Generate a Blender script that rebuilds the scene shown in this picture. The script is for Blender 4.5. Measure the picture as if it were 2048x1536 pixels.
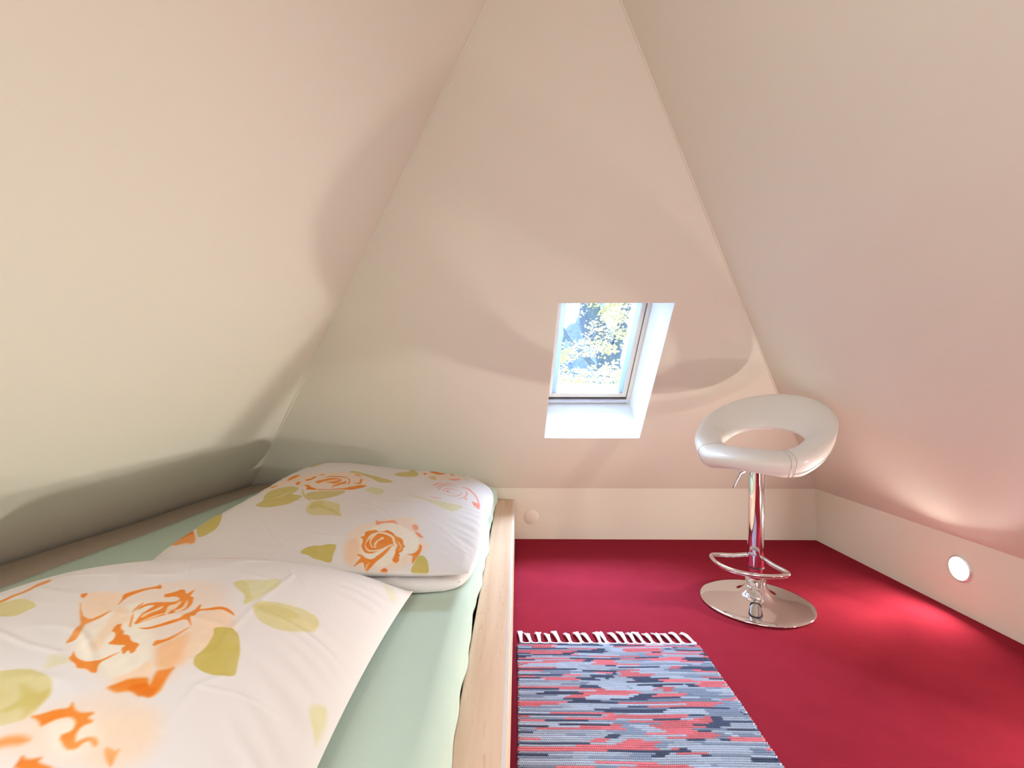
import bpy, bmesh, math, random
import numpy as np
from mathutils import Vector, Matrix

for o in list(bpy.data.objects): bpy.data.objects.remove(o)
S = bpy.context.scene; C = S.collection
FPX = 950.0
# ------------------------------------------------------------------ camera, world, exposure
cam_d = bpy.data.cameras.new('camera'); cam = bpy.data.objects.new('camera', cam_d); C.objects.link(cam)
cam_d.sensor_width = 36; cam_d.lens = 36*FPX/2048; cam_d.clip_start = 0.02; cam_d.clip_end = 200
cam.location = (0, 0, 0.9)
cam.rotation_euler = (math.radians(90)-math.atan(3/FPX), 0, math.atan(12/FPX))
S.camera = cam
S.view_settings.view_transform = 'Standard'; S.view_settings.look = 'None'
S.view_settings.gamma = 1.0; S.view_settings.use_curve_mapping = False
S.view_settings.exposure = 0.38
W = bpy.data.worlds.new('sky'); S.world = W; W.use_nodes = True
wn = W.node_tree; bg = wn.nodes['Background']; bg.inputs[0].default_value = (0.62, 0.80, 1.0, 1); bg.inputs[1].default_value = 1.5
sun_d = bpy.data.lights.new('sun', 'SUN'); sun_d.energy = 1.8; sun_d.angle = math.radians(1.0); sun_d.color = (1.0, 0.93, 0.80)
sun = bpy.data.objects.new('sun', sun_d); C.objects.link(sun); sun.rotation_euler = (math.radians(50), 0, math.radians(-25))
def area(name, loc, direction, size, power, color, shape='RECTANGLE', size_y=None):
    d = bpy.data.lights.new(name, 'AREA'); d.energy = power; d.color = color; d.shape = shape; d.size = size
    if size_y: d.size_y = size_y
    o = bpy.data.objects.new(name, d); C.objects.link(o); o.location = loc
    o.rotation_euler = Vector(direction).to_track_quat('-Z', 'Y').to_euler(); return o
SPOT_POWER = 3.3; BEAM_POWER = 2.1; SKY2_POWER = 15.0; SKY3_POWER = 8.5; ROOF_FILL_POWER = 110.0

# ------------------------------------------------------------------ helpers
def lin(c):
    return tuple((x/12.92 if x <= 0.04045 else ((x+0.055)/1.055)**2.4) for x in [k/255 for k in c])
def mat(name, rgb, rough=0.6, metal=0.0, bump=None, var=None, spec=0.5, sheen=0, coat=0, emit=None, vcol=None, aniso=None):
    m = bpy.data.materials.new(name); m.use_nodes = True; nt = m.node_tree; b = nt.nodes['Principled BSDF']
    b.inputs['Base Color'].default_value = (*lin(rgb), 1); b.inputs['Roughness'].default_value = rough
    b.inputs['Metallic'].default_value = metal; b.inputs['Specular IOR Level'].default_value = spec
    if sheen: b.inputs['Sheen Weight'].default_value = sheen
    if coat: b.inputs['Coat Weight'].default_value = coat; b.inputs['Coat Roughness'].default_value = 0.15
    tc = nt.nodes.new('ShaderNodeTexCoord')
    if vcol:
        a = nt.nodes.new('ShaderNodeVertexColor'); a.layer_name = 'Col'; nt.links.new(a.outputs[0], b.inputs['Base Color'])
    if var:
        sc, amt = var; n = nt.nodes.new('ShaderNodeTexNoise'); n.inputs['Scale'].default_value = sc; n.inputs['Detail'].default_value = 4
        mx = nt.nodes.new('ShaderNodeMixRGB'); mx.blend_type = 'MIX'
        c = lin(rgb); mx.inputs[1].default_value = (*[k*(1-amt) for k in c], 1); mx.inputs[2].default_value = (*[min(1, k*(1+amt)) for k in c], 1)
        nt.links.new(tc.outputs['Object'], n.inputs['Vector']); nt.links.new(n.outputs[0], mx.inputs[0]); nt.links.new(mx.outputs[0], b.inputs['Base Color'])
    if bump:
        sc, st, dist = bump; n = nt.nodes.new('ShaderNodeTexNoise'); n.inputs['Scale'].default_value = sc; n.inputs['Detail'].default_value = 3
        bp = nt.nodes.new('ShaderNodeBump'); bp.inputs['Strength'].default_value = st; bp.inputs['Distance'].default_value = dist
        nt.links.new(tc.outputs['Object'], n.inputs['Vector']); nt.links.new(n.outputs[0], bp.inputs['Height']); nt.links.new(bp.outputs[0], b.inputs['Normal'])
    if emit:
        b.inputs['Emission Color'].default_value = (*lin(emit[0]), 1); b.inputs['Emission Strength'].default_value = emit[1]
    return m
def mesh_obj(name, verts, faces, m=None, parent=None, smooth=False, auto=None):
    me = bpy.data.meshes.new(name); me.from_pydata([tuple(v) for v in verts], [], faces); me.update()
    o = bpy.data.objects.new(name, me); C.objects.link(o)
    if m: me.materials.append(m)
    if parent: o.parent = parent
    bm = bmesh.new(); bm.from_mesh(me); bmesh.ops.recalc_face_normals(bm, faces=bm.faces); bm.to_mesh(me); bm.free()
    if smooth:
        for p in me.polygons: p.use_smooth = True
        if auto: me.set_sharp_from_angle(angle=math.radians(auto))
    return o
def bm_obj(name, bm, m, parent=None, smooth=False, auto=40):
    me = bpy.data.meshes.new(name); bmesh.ops.recalc_face_normals(bm, faces=bm.faces); bm.to_mesh(me); bm.free()
    o = bpy.data.objects.new(name, me); C.objects.link(o); me.materials.append(m)
    if parent: o.parent = parent
    if smooth:
        for p in me.polygons: p.use_smooth = True
        me.set_sharp_from_angle(angle=math.radians(auto))
    return o
def prism(pts, offs, bm=None):
    """closed solid between polygon pts and pts+offs"""
    own = bm or bmesh.new(); n = len(pts)
    a = [own.verts.new(Vector(p)) for p in pts]; b = [own.verts.new(Vector(p)+Vector(offs)) for p in pts]
    own.faces.new(a); own.faces.new(b[::-1])
    for i in range(n): own.faces.new([a[i], b[i], b[(i+1) % n], a[(i+1) % n]])
    return own
def bevel(bm, w, seg=2):
    bmesh.ops.bevel(bm, geom=list(bm.edges), offset=w, segments=seg, affect='EDGES', profile=0.5); return bm
def box(lo, hi, bv=0, seg=2):
    (x0, y0, z0), (x1, y1, z1) = lo, hi
    bm = prism([(x0, y0, z0), (x1, y0, z0), (x1, y1, z0), (x0, y1, z0)], (0, 0, z1-z0))
    if bv: bevel(bm, bv, seg)
    return bm
def tube(path, r, n=14, closed=False, caps=True):
    bm = bmesh.new(); P = [Vector(p) for p in path]; rings = []; up = None
    N = len(P)
    for i, p in enumerate(P):
        a = P[(i-1) % N] if (closed or i) else p; b = P[(i+1) % N] if (closed or i < N-1) else p
        t = (b-a).normalized()
        if up is None: up = t.orthogonal().normalized()
        up = (up - t*up.dot(t)).normalized(); s = t.cross(up); rr = r[i] if isinstance(r, (list, tuple)) else r
        rings.append([bm.verts.new(p+(up*math.cos(k*2*math.pi/n)+s*math.sin(k*2*math.pi/n))*rr) for k in range(n)])
    for i in range(N if closed else N-1):
        A, B = rings[i], rings[(i+1) % N]
        for k in range(n): bm.faces.new([A[k], A[(k+1) % n], B[(k+1) % n], B[k]])
    if caps and not closed: bm.faces.new(rings[0][::-1]); bm.faces.new(rings[-1])
    return bm
def lathe(prof, n=64, axis_pt=(0, 0, 0), M=None):
    bm = bmesh.new(); rings = []
    for r, z in prof:
        if r < 1e-6: rings.append([bm.verts.new((0, 0, z))])
        else: rings.append([bm.verts.new((r*math.cos(k*2*math.pi/n), r*math.sin(k*2*math.pi/n), z)) for k in range(n)])
    for A, B in zip(rings, rings[1:]):
        for k in range(n):
            a = [A[k % len(A)], A[(k+1) % len(A)]] if len(A) > 1 else [A[0]]
            b = [B[(k+1) % len(B)], B[k % len(B)]] if len(B) > 1 else [B[0]]
            bm.faces.new(a+b)
    if M is not None: bm.transform(M)
    bm.transform(Matrix.Translation(axis_pt)); return bm
def smoothpath(pts, n=8, closed=False):
    P = [Vector(p) for p in pts]; out = []; N = len(P)
    rng = range(N) if closed else range(N-1)
    for i in rng:
        g = (lambda k: P[k % N]) if closed else (lambda k: P[max(0, min(N-1, k))])
        p0, p1, p2, p3 = g(i-1), g(i), g(i+1), g(i+2)
        for j in range(n):
            t = j/n; out.append(0.5*((2*p1)+(p2-p0)*t+(2*p0-5*p1+4*p2-p3)*t*t+(3*p1-p0-3*p2+p3)*t**3))
    if not closed: out.append(P[-1])
    return out
def empty(name, loc, label, cat, kind=None):
    o = bpy.data.objects.new(name, None); C.objects.link(o); o.location = loc; o.empty_display_size = .1
    if label: o['label'] = label
    if cat: o['category'] = cat
    if kind: o['kind'] = kind
    return o
def tag(o, label, cat, group=None):
    o['label'] = label; o['category'] = cat
    if group: o['group'] = group
    return o
def local(o, root):   # geometry was built in world coordinates
    o.parent = root; o.matrix_parent_inverse = Matrix.Translation(-Vector(root.location)); return o
def struct(o, label=None):
    o['kind'] = 'structure'
    if label: o['label'] = label
    return o

# ------------------------------------------------------------------ materials
M_wall = mat('cream_plaster', (237, 231, 216), 0.55, bump=(60, 0.08, 0.003), var=(1.3, 0.02), spec=0.35)
M_lining = mat('white_lining', (240, 240, 238), 0.45)
M_cream = mat('cream_lacquer', (236, 224, 204), 0.4)
M_carpet = mat('red_carpet', (146, 42, 56), 1.0, bump=(420, 0.5, 0.003), var=(9, 0.12), spec=0.0)
M_beech = None
M_white_edge = mat('pale_edge_band', (226, 214, 205), 0.35)
M_mattress = mat('beige_mattress_cloth', (196, 178, 160), 0.9, bump=(250, 0.3, 0.002))
M_sheet = mat('mint_jersey', (190, 210, 194), 0.85, bump=(300, 0.25, 0.0015), spec=0.2, sheen=0.2)
M_print = mat('rose_print_cotton', (240, 235, 228), 0.85, vcol=True, bump=(500, 0.12, 0.001), spec=0.15)
M_rug = mat('rag_weave', (120, 120, 140), 0.95, vcol=True, spec=0.1)
M_tassel = mat('white_cotton_yarn', (232, 228, 236), 0.9, bump=(600, 0.4, 0.002))
M_chrome = mat('chrome', (228, 228, 230), 0.06, metal=1.0)
M_steel = mat('dull_chrome', (190, 188, 192), 0.2, metal=1.0)
M_dark = mat('dark_rubber', (60, 50, 55), 0.6)
M_leather = mat('white_faux_leather', (232, 229, 222), 0.42, bump=(120, 0.05, 0.002), coat=0.15)
M_seam = mat('seam_thread', (196, 190, 178), 0.6)
M_lamp = mat('lamp_lens', (255, 252, 245), 0.3, emit=((255, 250, 240), 14.0))
M_ringw = mat('satin_steel_ring', (235, 235, 232), 0.25, metal=0.6)
M_gap = mat('dark_gap_strip', (70, 45, 35), 0.7)
M_alu = mat('light_aluminium', (225, 225, 228), 0.25, metal=0.7)
M_bark = mat('haze_tinted_bark', (138, 160, 186), 0.9, bump=(20, 0.6, 0.02))  # blue haze and overexposure are mixed into the bark colour
M_leaf = mat('autumn_leaf', (236, 226, 150), 0.6, vcol=True)
def wood():
    m = bpy.data.materials.new('beech_laminate'); m.use_nodes = True; nt = m.node_tree; b = nt.nodes['Principled BSDF']
    tc = nt.nodes.new('ShaderNodeTexCoord'); mp = nt.nodes.new('ShaderNodeMapping'); mp.inputs['Scale'].default_value = (28, 1.1, 6)
    n1 = nt.nodes.new('ShaderNodeTexNoise'); n1.inputs['Scale'].default_value = 1.0; n1.inputs['Detail'].default_value = 6; n1.inputs['Distortion'].default_value = .6
    cr = nt.nodes.new('ShaderNodeValToRGB'); cr.color_ramp.elements[0].position = .32; cr.color_ramp.elements[0].color = (*lin((224, 182, 148)), 1)
    cr.color_ramp.elements[1].position = .68; cr.color_ramp.elements[1].color = (*lin((240, 206, 176)), 1)
    mp2 = nt.nodes.new('ShaderNodeMapping'); mp2.inputs['Scale'].default_value = (240, 22, 60)
    n2 = nt.nodes.new('ShaderNodeTexNoise'); n2.inputs['Scale'].default_value = 1.0; n2.inputs['Detail'].default_value = 2
    cr2 = nt.nodes.new('ShaderNodeValToRGB'); cr2.color_ramp.elements[0].position = .62; cr2.color_ramp.elements[0].color = (1, 1, 1, 1)
    cr2.color_ramp.elements[1].position = .72; cr2.color_ramp.elements[1].color = (.86, .78, .70, 1)
    mx = nt.nodes.new('ShaderNodeMixRGB'); mx.blend_type = 'MULTIPLY'; mx.inputs[0].default_value = .8
    L = nt.links.new
    L(tc.outputs['Object'], mp.inputs[0]); L(mp.outputs[0], n1.inputs[0]); L(n1.outputs[0], cr.inputs[0])
    L(tc.outputs['Object'], mp2.inputs[0]); L(mp2.outputs[0], n2.inputs[0]); L(n2.outputs[0], cr2.inputs[0])
    L(cr.outputs[0], mx.inputs[1]); L(cr2.outputs[0], mx.inputs[2]); L(mx.outputs[0], b.inputs['Base Color'])
    b.inputs['Roughness'].default_value = 0.38; return m
M_beech = wood()
def glass():
    m = bpy.data.materials.new('window_glass'); m.use_nodes = True; nt = m.node_tree
    for n in list(nt.nodes): nt.nodes.remove(n)
    out = nt.nodes.new('ShaderNodeOutputMaterial'); tr = nt.nodes.new('ShaderNodeBsdfTransparent'); tr.inputs[0].default_value = (.97, .99, 1, 1)
    gl = nt.nodes.new('ShaderNodeBsdfGlossy'); gl.inputs['Roughness'].default_value = 0.02
    fr = nt.nodes.new('ShaderNodeFresnel'); fr.inputs[0].default_value = 1.3; mx = nt.nodes.new('ShaderNodeMixShader')
    nt.links.new(fr.outputs[0], mx.inputs[0]); nt.links.new(tr.outputs[0], mx.inputs[1]); nt.links.new(gl.outputs[0], mx.inputs[2]); nt.links.new(mx.outputs[0], out.inputs[0])
    return m
M_glass = glass()
def translucent(name, rgb, f):
    m = mat(name, rgb, 0.7); nt = m.node_tree; b = nt.nodes['Principled BSDF']; out = nt.nodes['Material Output']
    t = nt.nodes.new('ShaderNodeBsdfTranslucent'); t.inputs[0].default_value = (*lin(rgb), 1); mx = nt.nodes.new('ShaderNodeMixShader'); mx.inputs[0].default_value = f
    nt.links.new(b.outputs[0], mx.inputs[1]); nt.links.new(t.outputs[0], mx.inputs[2]); nt.links.new(mx.outputs[0], out.inputs[0]); return m
M_blind = translucent('white_blind_cloth_backlit', (250, 251, 255), .75); M_rail = translucent('pale_blue_rail', (205, 222, 250), .4)

# ------------------------------------------------------------------ room shell
KB = 0.293                                       # knee wall height
K = 0.72                                         # back slope: metres back per metre down
def back_y(z): return 2.73 - K*(z-KB)
YF = -1.7                                        # gable wall behind the viewpoint
def plane(a, b, c):
    a, b, c = Vector(a), Vector(b), Vector(c); n = (b-a).cross(c-a).normalized(); return n, n.dot(a)
def meet(p1, p2, p3):
    A = Matrix((p1[0], p2[0], p3[0])); return A.inverted() @ Vector((p1[1], p2[1], p3[1]))
PB = plane((0, back_y(0.3), 0.3), (1, back_y(0.3), 0.3), (0, back_y(1.3), 1.3))
PR = plane((1.70, 2.73, KB), (1.733, 1.690, 0.295), (0.31, 1.451, 2.068))
PL = plane((-1.298, 2.512, 0.596), (-0.093, 1.451, 2.068), (-1.65, 1.51, 0.325))
PF = (Vector((0, 1, 0)), YF); PK_ = (Vector((0, 0, 1)), KB); P0 = (Vector((0, 0, 1)), 0.0)
apex = meet(PB, PR, PL); ridge_f = meet(PF, PR, PL)
RB = meet(PB, PR, PK_); RF = meet(PF, PR, PK_); LB = meet(PB, PL, PK_); LF = meet(PF, PL, PK_)
def flat(v): return Vector((v.x, v.y, 0))
def wall(name, pts, inside, th=0.08, hole=None, ext=0.05, m=None):
    """solid slab whose inner face is polygon pts (widened a little past the room's edges); hole = 4 points on the plane"""
    P = [Vector(p) for p in pts]; n = Vector((0, 0, 0))
    for i in range(len(P)): n += (P[i]-P[0]).cross(P[(i+1) % len(P)]-P[0])
    n.normalize()
    if n.dot(Vector(inside)-P[0]) > 0: n = -n     # n points outward
    c = sum(P, Vector())/len(P); Q = []
    for i in range(len(P)):
        a, b, d = P[i-1], P[i], P[(i+1) % len(P)]
        def off(p, q):
            t = (q-p).normalized(); s = t.cross(n)
            if s.dot(c-p) > 0: s = -s
            return s
        s1, s2 = off(a, b), off(b, d); k = (s1+s2)/(1+s1.dot(s2)); Q.append(b+k*ext)
    bm = bmesh.new()
    fr = [bm.verts.new(q) for q in Q]; bk = [bm.verts.new(q+n*th) for q in Q]; N = len(Q)
    for i in range(N): bm.faces.new([fr[i], fr[(i+1) % N], bk[(i+1) % N], bk[i]])
    if hole:
        H = [Vector(h) for h in hole]; hf = [bm.verts.new(h) for h in H]; hb = [bm.verts.new(h+n*th) for h in H]
        for i in range(4): bm.faces.new([hf[i], hf[(i+1) % 4], hb[(i+1) % 4], hb[i]])
        for vo, vh in ((fr, hf), (bk, hb)):
            es = []
            for L_ in (vo, vh):
                for i in range(len(L_)):
                    e = bm.edges.get((L_[i], L_[(i+1) % len(L_)])) or bm.edges.new((L_[i], L_[(i+1) % len(L_)])); es.append(e)
            bmesh.ops.triangle_fill(bm, edges=es, use_beauty=True)
    else:
        bm.faces.new(fr); bm.faces.new(bk[::-1])
    return struct(bm_obj(name, bm, m or M_wall))
INS = (0.1, 0.6, 0.9)
floor_pts = [flat(LF), flat(RF), flat(RB), flat(LB)]
struct(wall('floor', floor_pts, INS, th=0.12, m=M_carpet), 'red velour carpet')
# rear slope with the skylight opening
TV = Vector((0, -K, 1)).normalized(); NV = Vector((0, 1, K)).normalized()
WB0 = Vector((0.140, back_y(0.608), 0.608)); WW = 0.498; WH = 0.780; SH = 0.034/0.780
def WP(u, v, n): return WB0 + Vector((1, 0, 0))*(u+SH*v) + TV*v + NV*n
wall('wall_back_slope', [LB, RB, apex], INS, th=0.34, hole=[WP(-.003, -.003, 0), WP(WW+.003, -.003, 0), WP(WW+.003, WH+.003, 0), WP(-.003, WH+.003, 0)])
wall('wall_back', [flat(LB), flat(RB), RB, LB], INS)
wall('wall_right', [flat(RB), flat(RF), RF, RB], INS)
wall('wall_left', [flat(LB), flat(LF), LF, LB], INS)
wall('wall_right_slope', [RB, RF, ridge_f, apex], INS)
# second roof window, left slope, beside the viewpoint
def LX(y, z): n, d = PL; return (d - n.y*y - n.z*z)/n.x
def RX(y, z): n, d = PR; return (d - n.y*y - n.z*z)/n.x
h2 = [Vector((LX(y, z), y, z)) for y, z in ((-0.70, 1.05), (0.10, 1.05), (0.10, 1.85), (-0.70, 1.85))]
wall('wall_left_slope', [LB, LF, ridge_f, apex], INS, hole=h2)
gw = [Vector((x, YF, z)) for x, z in ((-0.55, 0.75), (0.65, 0.75), (0.65, 1.65), (-0.55, 1.65))]
wall('wall_front', [flat(LF), flat(RF), RF, ridge_f, LF], INS, hole=gw)
# daylight through the two windows behind the viewpoint
nL = PL[0] if PL[0].dot(Vector(INS)-LB) > 0 else -PL[0]
c2 = sum(h2, Vector())/4
area('daylight_left_window', c2-nL*0.03, nL, 0.78, SKY2_POWER, (0.93, 0.96, 1.0), size_y=0.78)
area('daylight_gable_window', (0.05, YF-0.03, 1.2), (0, 1, -0.05), 1.15, SKY3_POWER, (1.0, 0.92, 0.80), size_y=0.85)
def simple_window(name, H, n_in, th=0.04):
    root = empty(name, sum(H, Vector())/4, None, None, 'structure')
    c = sum(H, Vector())/4
    for a, b in zip(H, H[1:]+H[:1]):
        q = [a, b, b+(c-b)*0.12, a+(c-a)*0.12]; local(bm_obj('frame', prism([p-n_in*0.07 for p in q], n_in*th), M_cream), root)
    local(bm_obj('pane', prism([c+(p-c)*0.9-n_in*0.06 for p in H], n_in*0.006), M_glass), root)
simple_window('window_2', h2, nL); simple_window('window_3', gw, Vector((0, 1, 0)))

# caulk lines in the roof corners
def seam_line(name, a, b, r):
    a, b = Vector(a), Vector(b); n = 26; rnd = random.Random(4)
    pts = [a.lerp(b, i/n) for i in range(n+1)]
    return struct(bm_obj(name, tube(pts, [r*(.7+.6*rnd.random()) for _ in pts], 8), M_wall, smooth=True))
seam_line('trim_1', LB.lerp(apex, .0), apex, 0.006); seam_line('trim_2', RB, apex, 0.004)

# ------------------------------------------------------------------ roof window 1
win = empty('window_1', WP(WW/2, WH/2, .3), 'small roof window looking out on an autumn tree', None, 'structure')
def wbox(name, u0, u1, v0, v1, n0, n1, m, parent, bv=0, vsh=None):
    pts = [WP(u0, v0, n0), WP(u1, v0, n0), WP(u1, v1, n0), WP(u0, v1, n0)]
    bm = prism(pts, NV*(n1-n0))
    if bv: bevel(bm, bv, 2)
    o = bm_obj(name, bm, m)
    return local(o, parent) if parent is win else o
DN = 0.285
wbox('lining', -.003, 0, -.003, WH+.003, 0, .34, M_lining, win)
wbox('lining', WW, WW+.003, -.003, WH+.003, 0, .34, M_lining, win)
wbox('lining', 0, WW, -.003, 0, 0, .34, M_lining, win)
wbox('lining', 0, WW, WH, WH+.003, 0, .34, M_lining, win)
# fixed frame
wbox('frame', .0, .022, 0, WH, DN, .335, M_cream, win, .002)
wbox('frame', WW-.022, WW, 0, WH, DN, .335, M_cream, win, .002)
wbox('frame', .022, WW-.022, WH-.03, WH, DN, .335, M_cream, win, .002)
wbox('frame', .022, WW-.022, 0, .012, DN+.01, .335, M_cream, win, .002)
wbox('sill_moulding', .004, WW-.004, .010, .034, DN-.002, .32, M_alu, win, .004)
wbox('gap_strip', .020, WW-.020, .034, .050, DN+.016, .33, M_gap, win)  # dark brown strips set in the gap between frame and sash
wbox('gap_strip', .021, .027, .05, WH-.03, DN+.012, .33, M_gap, win)
wbox('gap_strip', WW-.027, WW-.021, .05, WH-.03, DN+.012, .33, M_gap, win)
# sash
sash = []
for (u0, u1, v0, v1) in ((.026, .050, .048, WH-.03), (WW-.050, WW-.026, .048, WH-.03), (.050, WW-.050, .048, .074), (.050, WW-.050, WH-.07, WH-.03)):
    wbox('sash', u0, u1, v0, v1, DN+.004, .33, M_cream, win, .003)
wbox('blind_rail', .051, .074, .078, WH-.07, DN+.012, .322, M_rail, win, .002)
wbox('blind_rail', WW-.074, WW-.051, .078, WH-.07, DN+.012, .322, M_rail, win, .002)
wbox('blind_bar', .074, WW-.074, .080, .122, DN+.020, .318, M_blind, win, .003)
wbox('blind_bar', .055, WW-.055, .632, .660, DN+.014, .316, M_rail, win, .002)
wbox('pull_tab', .235, .262, .618, .640, DN+.004, DN+.016, M_rail, win, .003)
wbox('pane', .050, WW-.050, .075, WH-.07, .322, .328, M_glass, win)

area('roof_window_added_fill', WP(WW/2+.12, WH*1.0, .95), WP(WW/2, .30, .10)-WP(WW/2+.12, WH*1.0, .95), .8, ROOF_FILL_POWER, (0.56, 0.74, 1.0), size_y=.6)  # added fill lamp outside, boosts the sky light on sill, bed and carpet

# ------------------------------------------------------------------ autumn tree outside
def build_tree():
    rnd = random.Random(11)
    root = empty('autumn_tree', (1.2, 8.2, -2.5), 'autumn tree with yellow leaves bleached by glare outside the roof window', 'tree')
    def P(px, py, d): return Vector(((px-1036)/950*d, d, 0.9-(py-765)/950*d))
    bm = bmesh.new()
    def add(path, r0, r1):
        pts = smoothpath(path, 6); n = len(pts)
        t = tube(pts, [r0+(r1-r0)*i/(n-1) for i in range(n)], 10); me = bpy.data.meshes.new('t'); t.to_mesh(me); t.free(); bm.from_mesh(me); bpy.data.meshes.remove(me)
    # main stem and limbs, branching upward from the ground
    add([(1.75, 8.4, -3.2), (1.66, 8.4, -1.2), (1.70, 8.3, 0.5), (1.55, 8.2, 1.2), (1.32, 8.1, 1.9), (1.0, 8.0, 3.0)], .26, .13)
    add([(1.60, 8.2, 1.15), (1.75, 8.2, 1.7), (1.90, 8.2, 2.4), (2.0, 8.2, 3.2)], .12, .06)
    add([(1.28, 8.15, 1.55), (1.15, 8.1, 2.0), (1.22, 8.0, 2.8)], .12, .10)
    add([(1.45, 8.1, 1.0), (1.1, 7.9, 1.35), (0.80, 7.8, 1.66), (0.5, 7.8, 2.3)], .055, .018)
    add([(0.78, 7.8, 1.68), (0.72, 7.8, 1.45), (0.80, 7.8, 1.25)], .022, .008)
    add([(1.6, 8.2, .8), (1.2, 8.0, .95), (.7, 7.9, 1.1)], .05, .015)
    local(bm_obj('trunk', bm, M_bark, smooth=True, auto=60), root)
    # leaves: small cupped blades
    V = []; Fc = []; col = []
    pal = [(250, 242, 178), (252, 246, 205), (250, 236, 206), (246, 226, 216), (238, 242, 172), (253, 250, 236), (253, 250, 236)]  # leaf colours bleached, veiling glare is painted into them
    cl = []
    for _ in range(190):
        cl.append((rnd.uniform(.2, 2.6), rnd.uniform(7.2, 8.0), rnd.uniform(.55, 3.0), rnd.uniform(.12, .3), rnd.choice(pal)))
    for cx, cy, cz, cr, cc in cl:
        if 0.5 < cx < 1.05 and 1.45 < cz < 2.1: continue
        for _ in range(85):
            a = rnd.random()*6.283; rr = cr*math.sqrt(rnd.random())
            p = Vector((cx+math.cos(a)*rr*1.3, cy+rnd.uniform(-.2, .2), cz+math.sin(a)*rr*.6))
            L = rnd.uniform(.03, .062); d = Vector((rnd.uniform(-1, 1), rnd.uniform(-.5, .5), rnd.uniform(-.7, .1))).normalized()
            s = d.cross(Vector((rnd.uniform(-.3, .3), -1, .8))).normalized()*L*.42; up = d.cross(s).normalized()*L*.12
            k = len(V); b = [p, p+d*L*.45+s+up, p+d*L, p+d*L*.45-s+up, p+d*L*.5]
            V += b; Fc += [(k, k+1, k+4), (k+1, k+2, k+4), (k+2, k+3, k+4), (k+3, k, k+4)]
            c = cc if rnd.random() < .7 else rnd.choice(pal); col += [(*lin(c), 1)]*5
    o = mesh_obj('foliage', V, Fc, M_leaf); ca = o.data.color_attributes.new('Col', 'FLOAT_COLOR', 'POINT'); ca.data.foreach_set('color', np.array(col, dtype=np.float32).ravel())
    local(o, root)
build_tree()
def far_trees():
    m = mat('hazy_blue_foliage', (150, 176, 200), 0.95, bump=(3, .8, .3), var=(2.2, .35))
    rnd = random.Random(5)
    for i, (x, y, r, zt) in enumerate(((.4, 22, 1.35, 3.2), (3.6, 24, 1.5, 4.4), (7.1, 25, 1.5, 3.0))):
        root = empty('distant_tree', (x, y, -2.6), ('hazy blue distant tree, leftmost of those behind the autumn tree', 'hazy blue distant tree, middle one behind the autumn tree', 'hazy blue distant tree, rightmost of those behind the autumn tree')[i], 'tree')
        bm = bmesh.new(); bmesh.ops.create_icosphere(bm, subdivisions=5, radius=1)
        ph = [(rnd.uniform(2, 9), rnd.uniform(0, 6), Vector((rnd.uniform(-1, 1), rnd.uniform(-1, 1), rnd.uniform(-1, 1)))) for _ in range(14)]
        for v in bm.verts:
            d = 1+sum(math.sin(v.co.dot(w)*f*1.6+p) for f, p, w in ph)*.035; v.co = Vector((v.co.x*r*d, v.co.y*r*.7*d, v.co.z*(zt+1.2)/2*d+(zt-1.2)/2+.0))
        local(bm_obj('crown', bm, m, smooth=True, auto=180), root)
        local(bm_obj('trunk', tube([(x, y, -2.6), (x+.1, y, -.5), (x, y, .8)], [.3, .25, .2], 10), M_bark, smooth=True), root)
        for c in root.children:
            if c.name.startswith('crown'): c.matrix_parent_inverse = Matrix.Translation((0, 0, 2.6))
far_trees()

# ------------------------------------------------------------------ knee wall fittings
def spotlight(y, z, label, k=1.0):
    x = RB.x + (RF.x-RB.x)*((RB.y-y)/(RB.y-RF.y))
    root = empty('recessed_spotlight', (x, y, z), label, 'wall light')
    M = Matrix.Rotation(math.radians(-90), 4, 'Y')
    ring = lathe([(.0, -.001), (.036, -.001), (.051, -.001), (.051, .004), (.047, .007), (.043, .006), (.041, .002), (0, .002)], 48, (0, 0, 0), M)
    bm_obj('trim_ring', ring, M_ringw, root, smooth=True)
    bm_obj('lens', lathe([(0, .002), (.0405, .002), (.0405, .0045), (.036, .0062), (0, .0068)], 40, (0, 0, 0), M), M_lamp, root, smooth=True)
    l = area('spotlight_beam', (x-.012, y, z), (-1, 0, 0), .05, SPOT_POWER*k, (1.0, 0.95, 0.87), 'DISK'); l.data.spread = math.radians(160)
    l2 = area('spotlight_core', (x-.012, y, z), (-1, 0, 0.05), .045, BEAM_POWER*k, (1.0, 0.95, 0.87), 'DISK'); l2.data.spread = math.radians(75)
    return root
spotlight(1.877, .173, 'round lit spotlight recessed in the low wall right of the bar stool')
spotlight(1.05, .173, 'round lit spotlight further along the low right wall')
spotlight(0.22, .173, 'round lit spotlight on the low right wall beside the viewpoint', 0.42)
cv = bm_obj('junction_box_cover', lathe([(0, 0), (.041, 0), (.041, .004), (.0395, .0052), (0, .0058)], 56, (0, 0, 0), Matrix.Rotation(math.radians(90), 4, 'X')), M_wall, smooth=True)
cv.location = (0.080, 2.7302, .127); tag(cv, 'cream round junction box cover on the low back wall beside the bed', 'wall cover')

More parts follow.
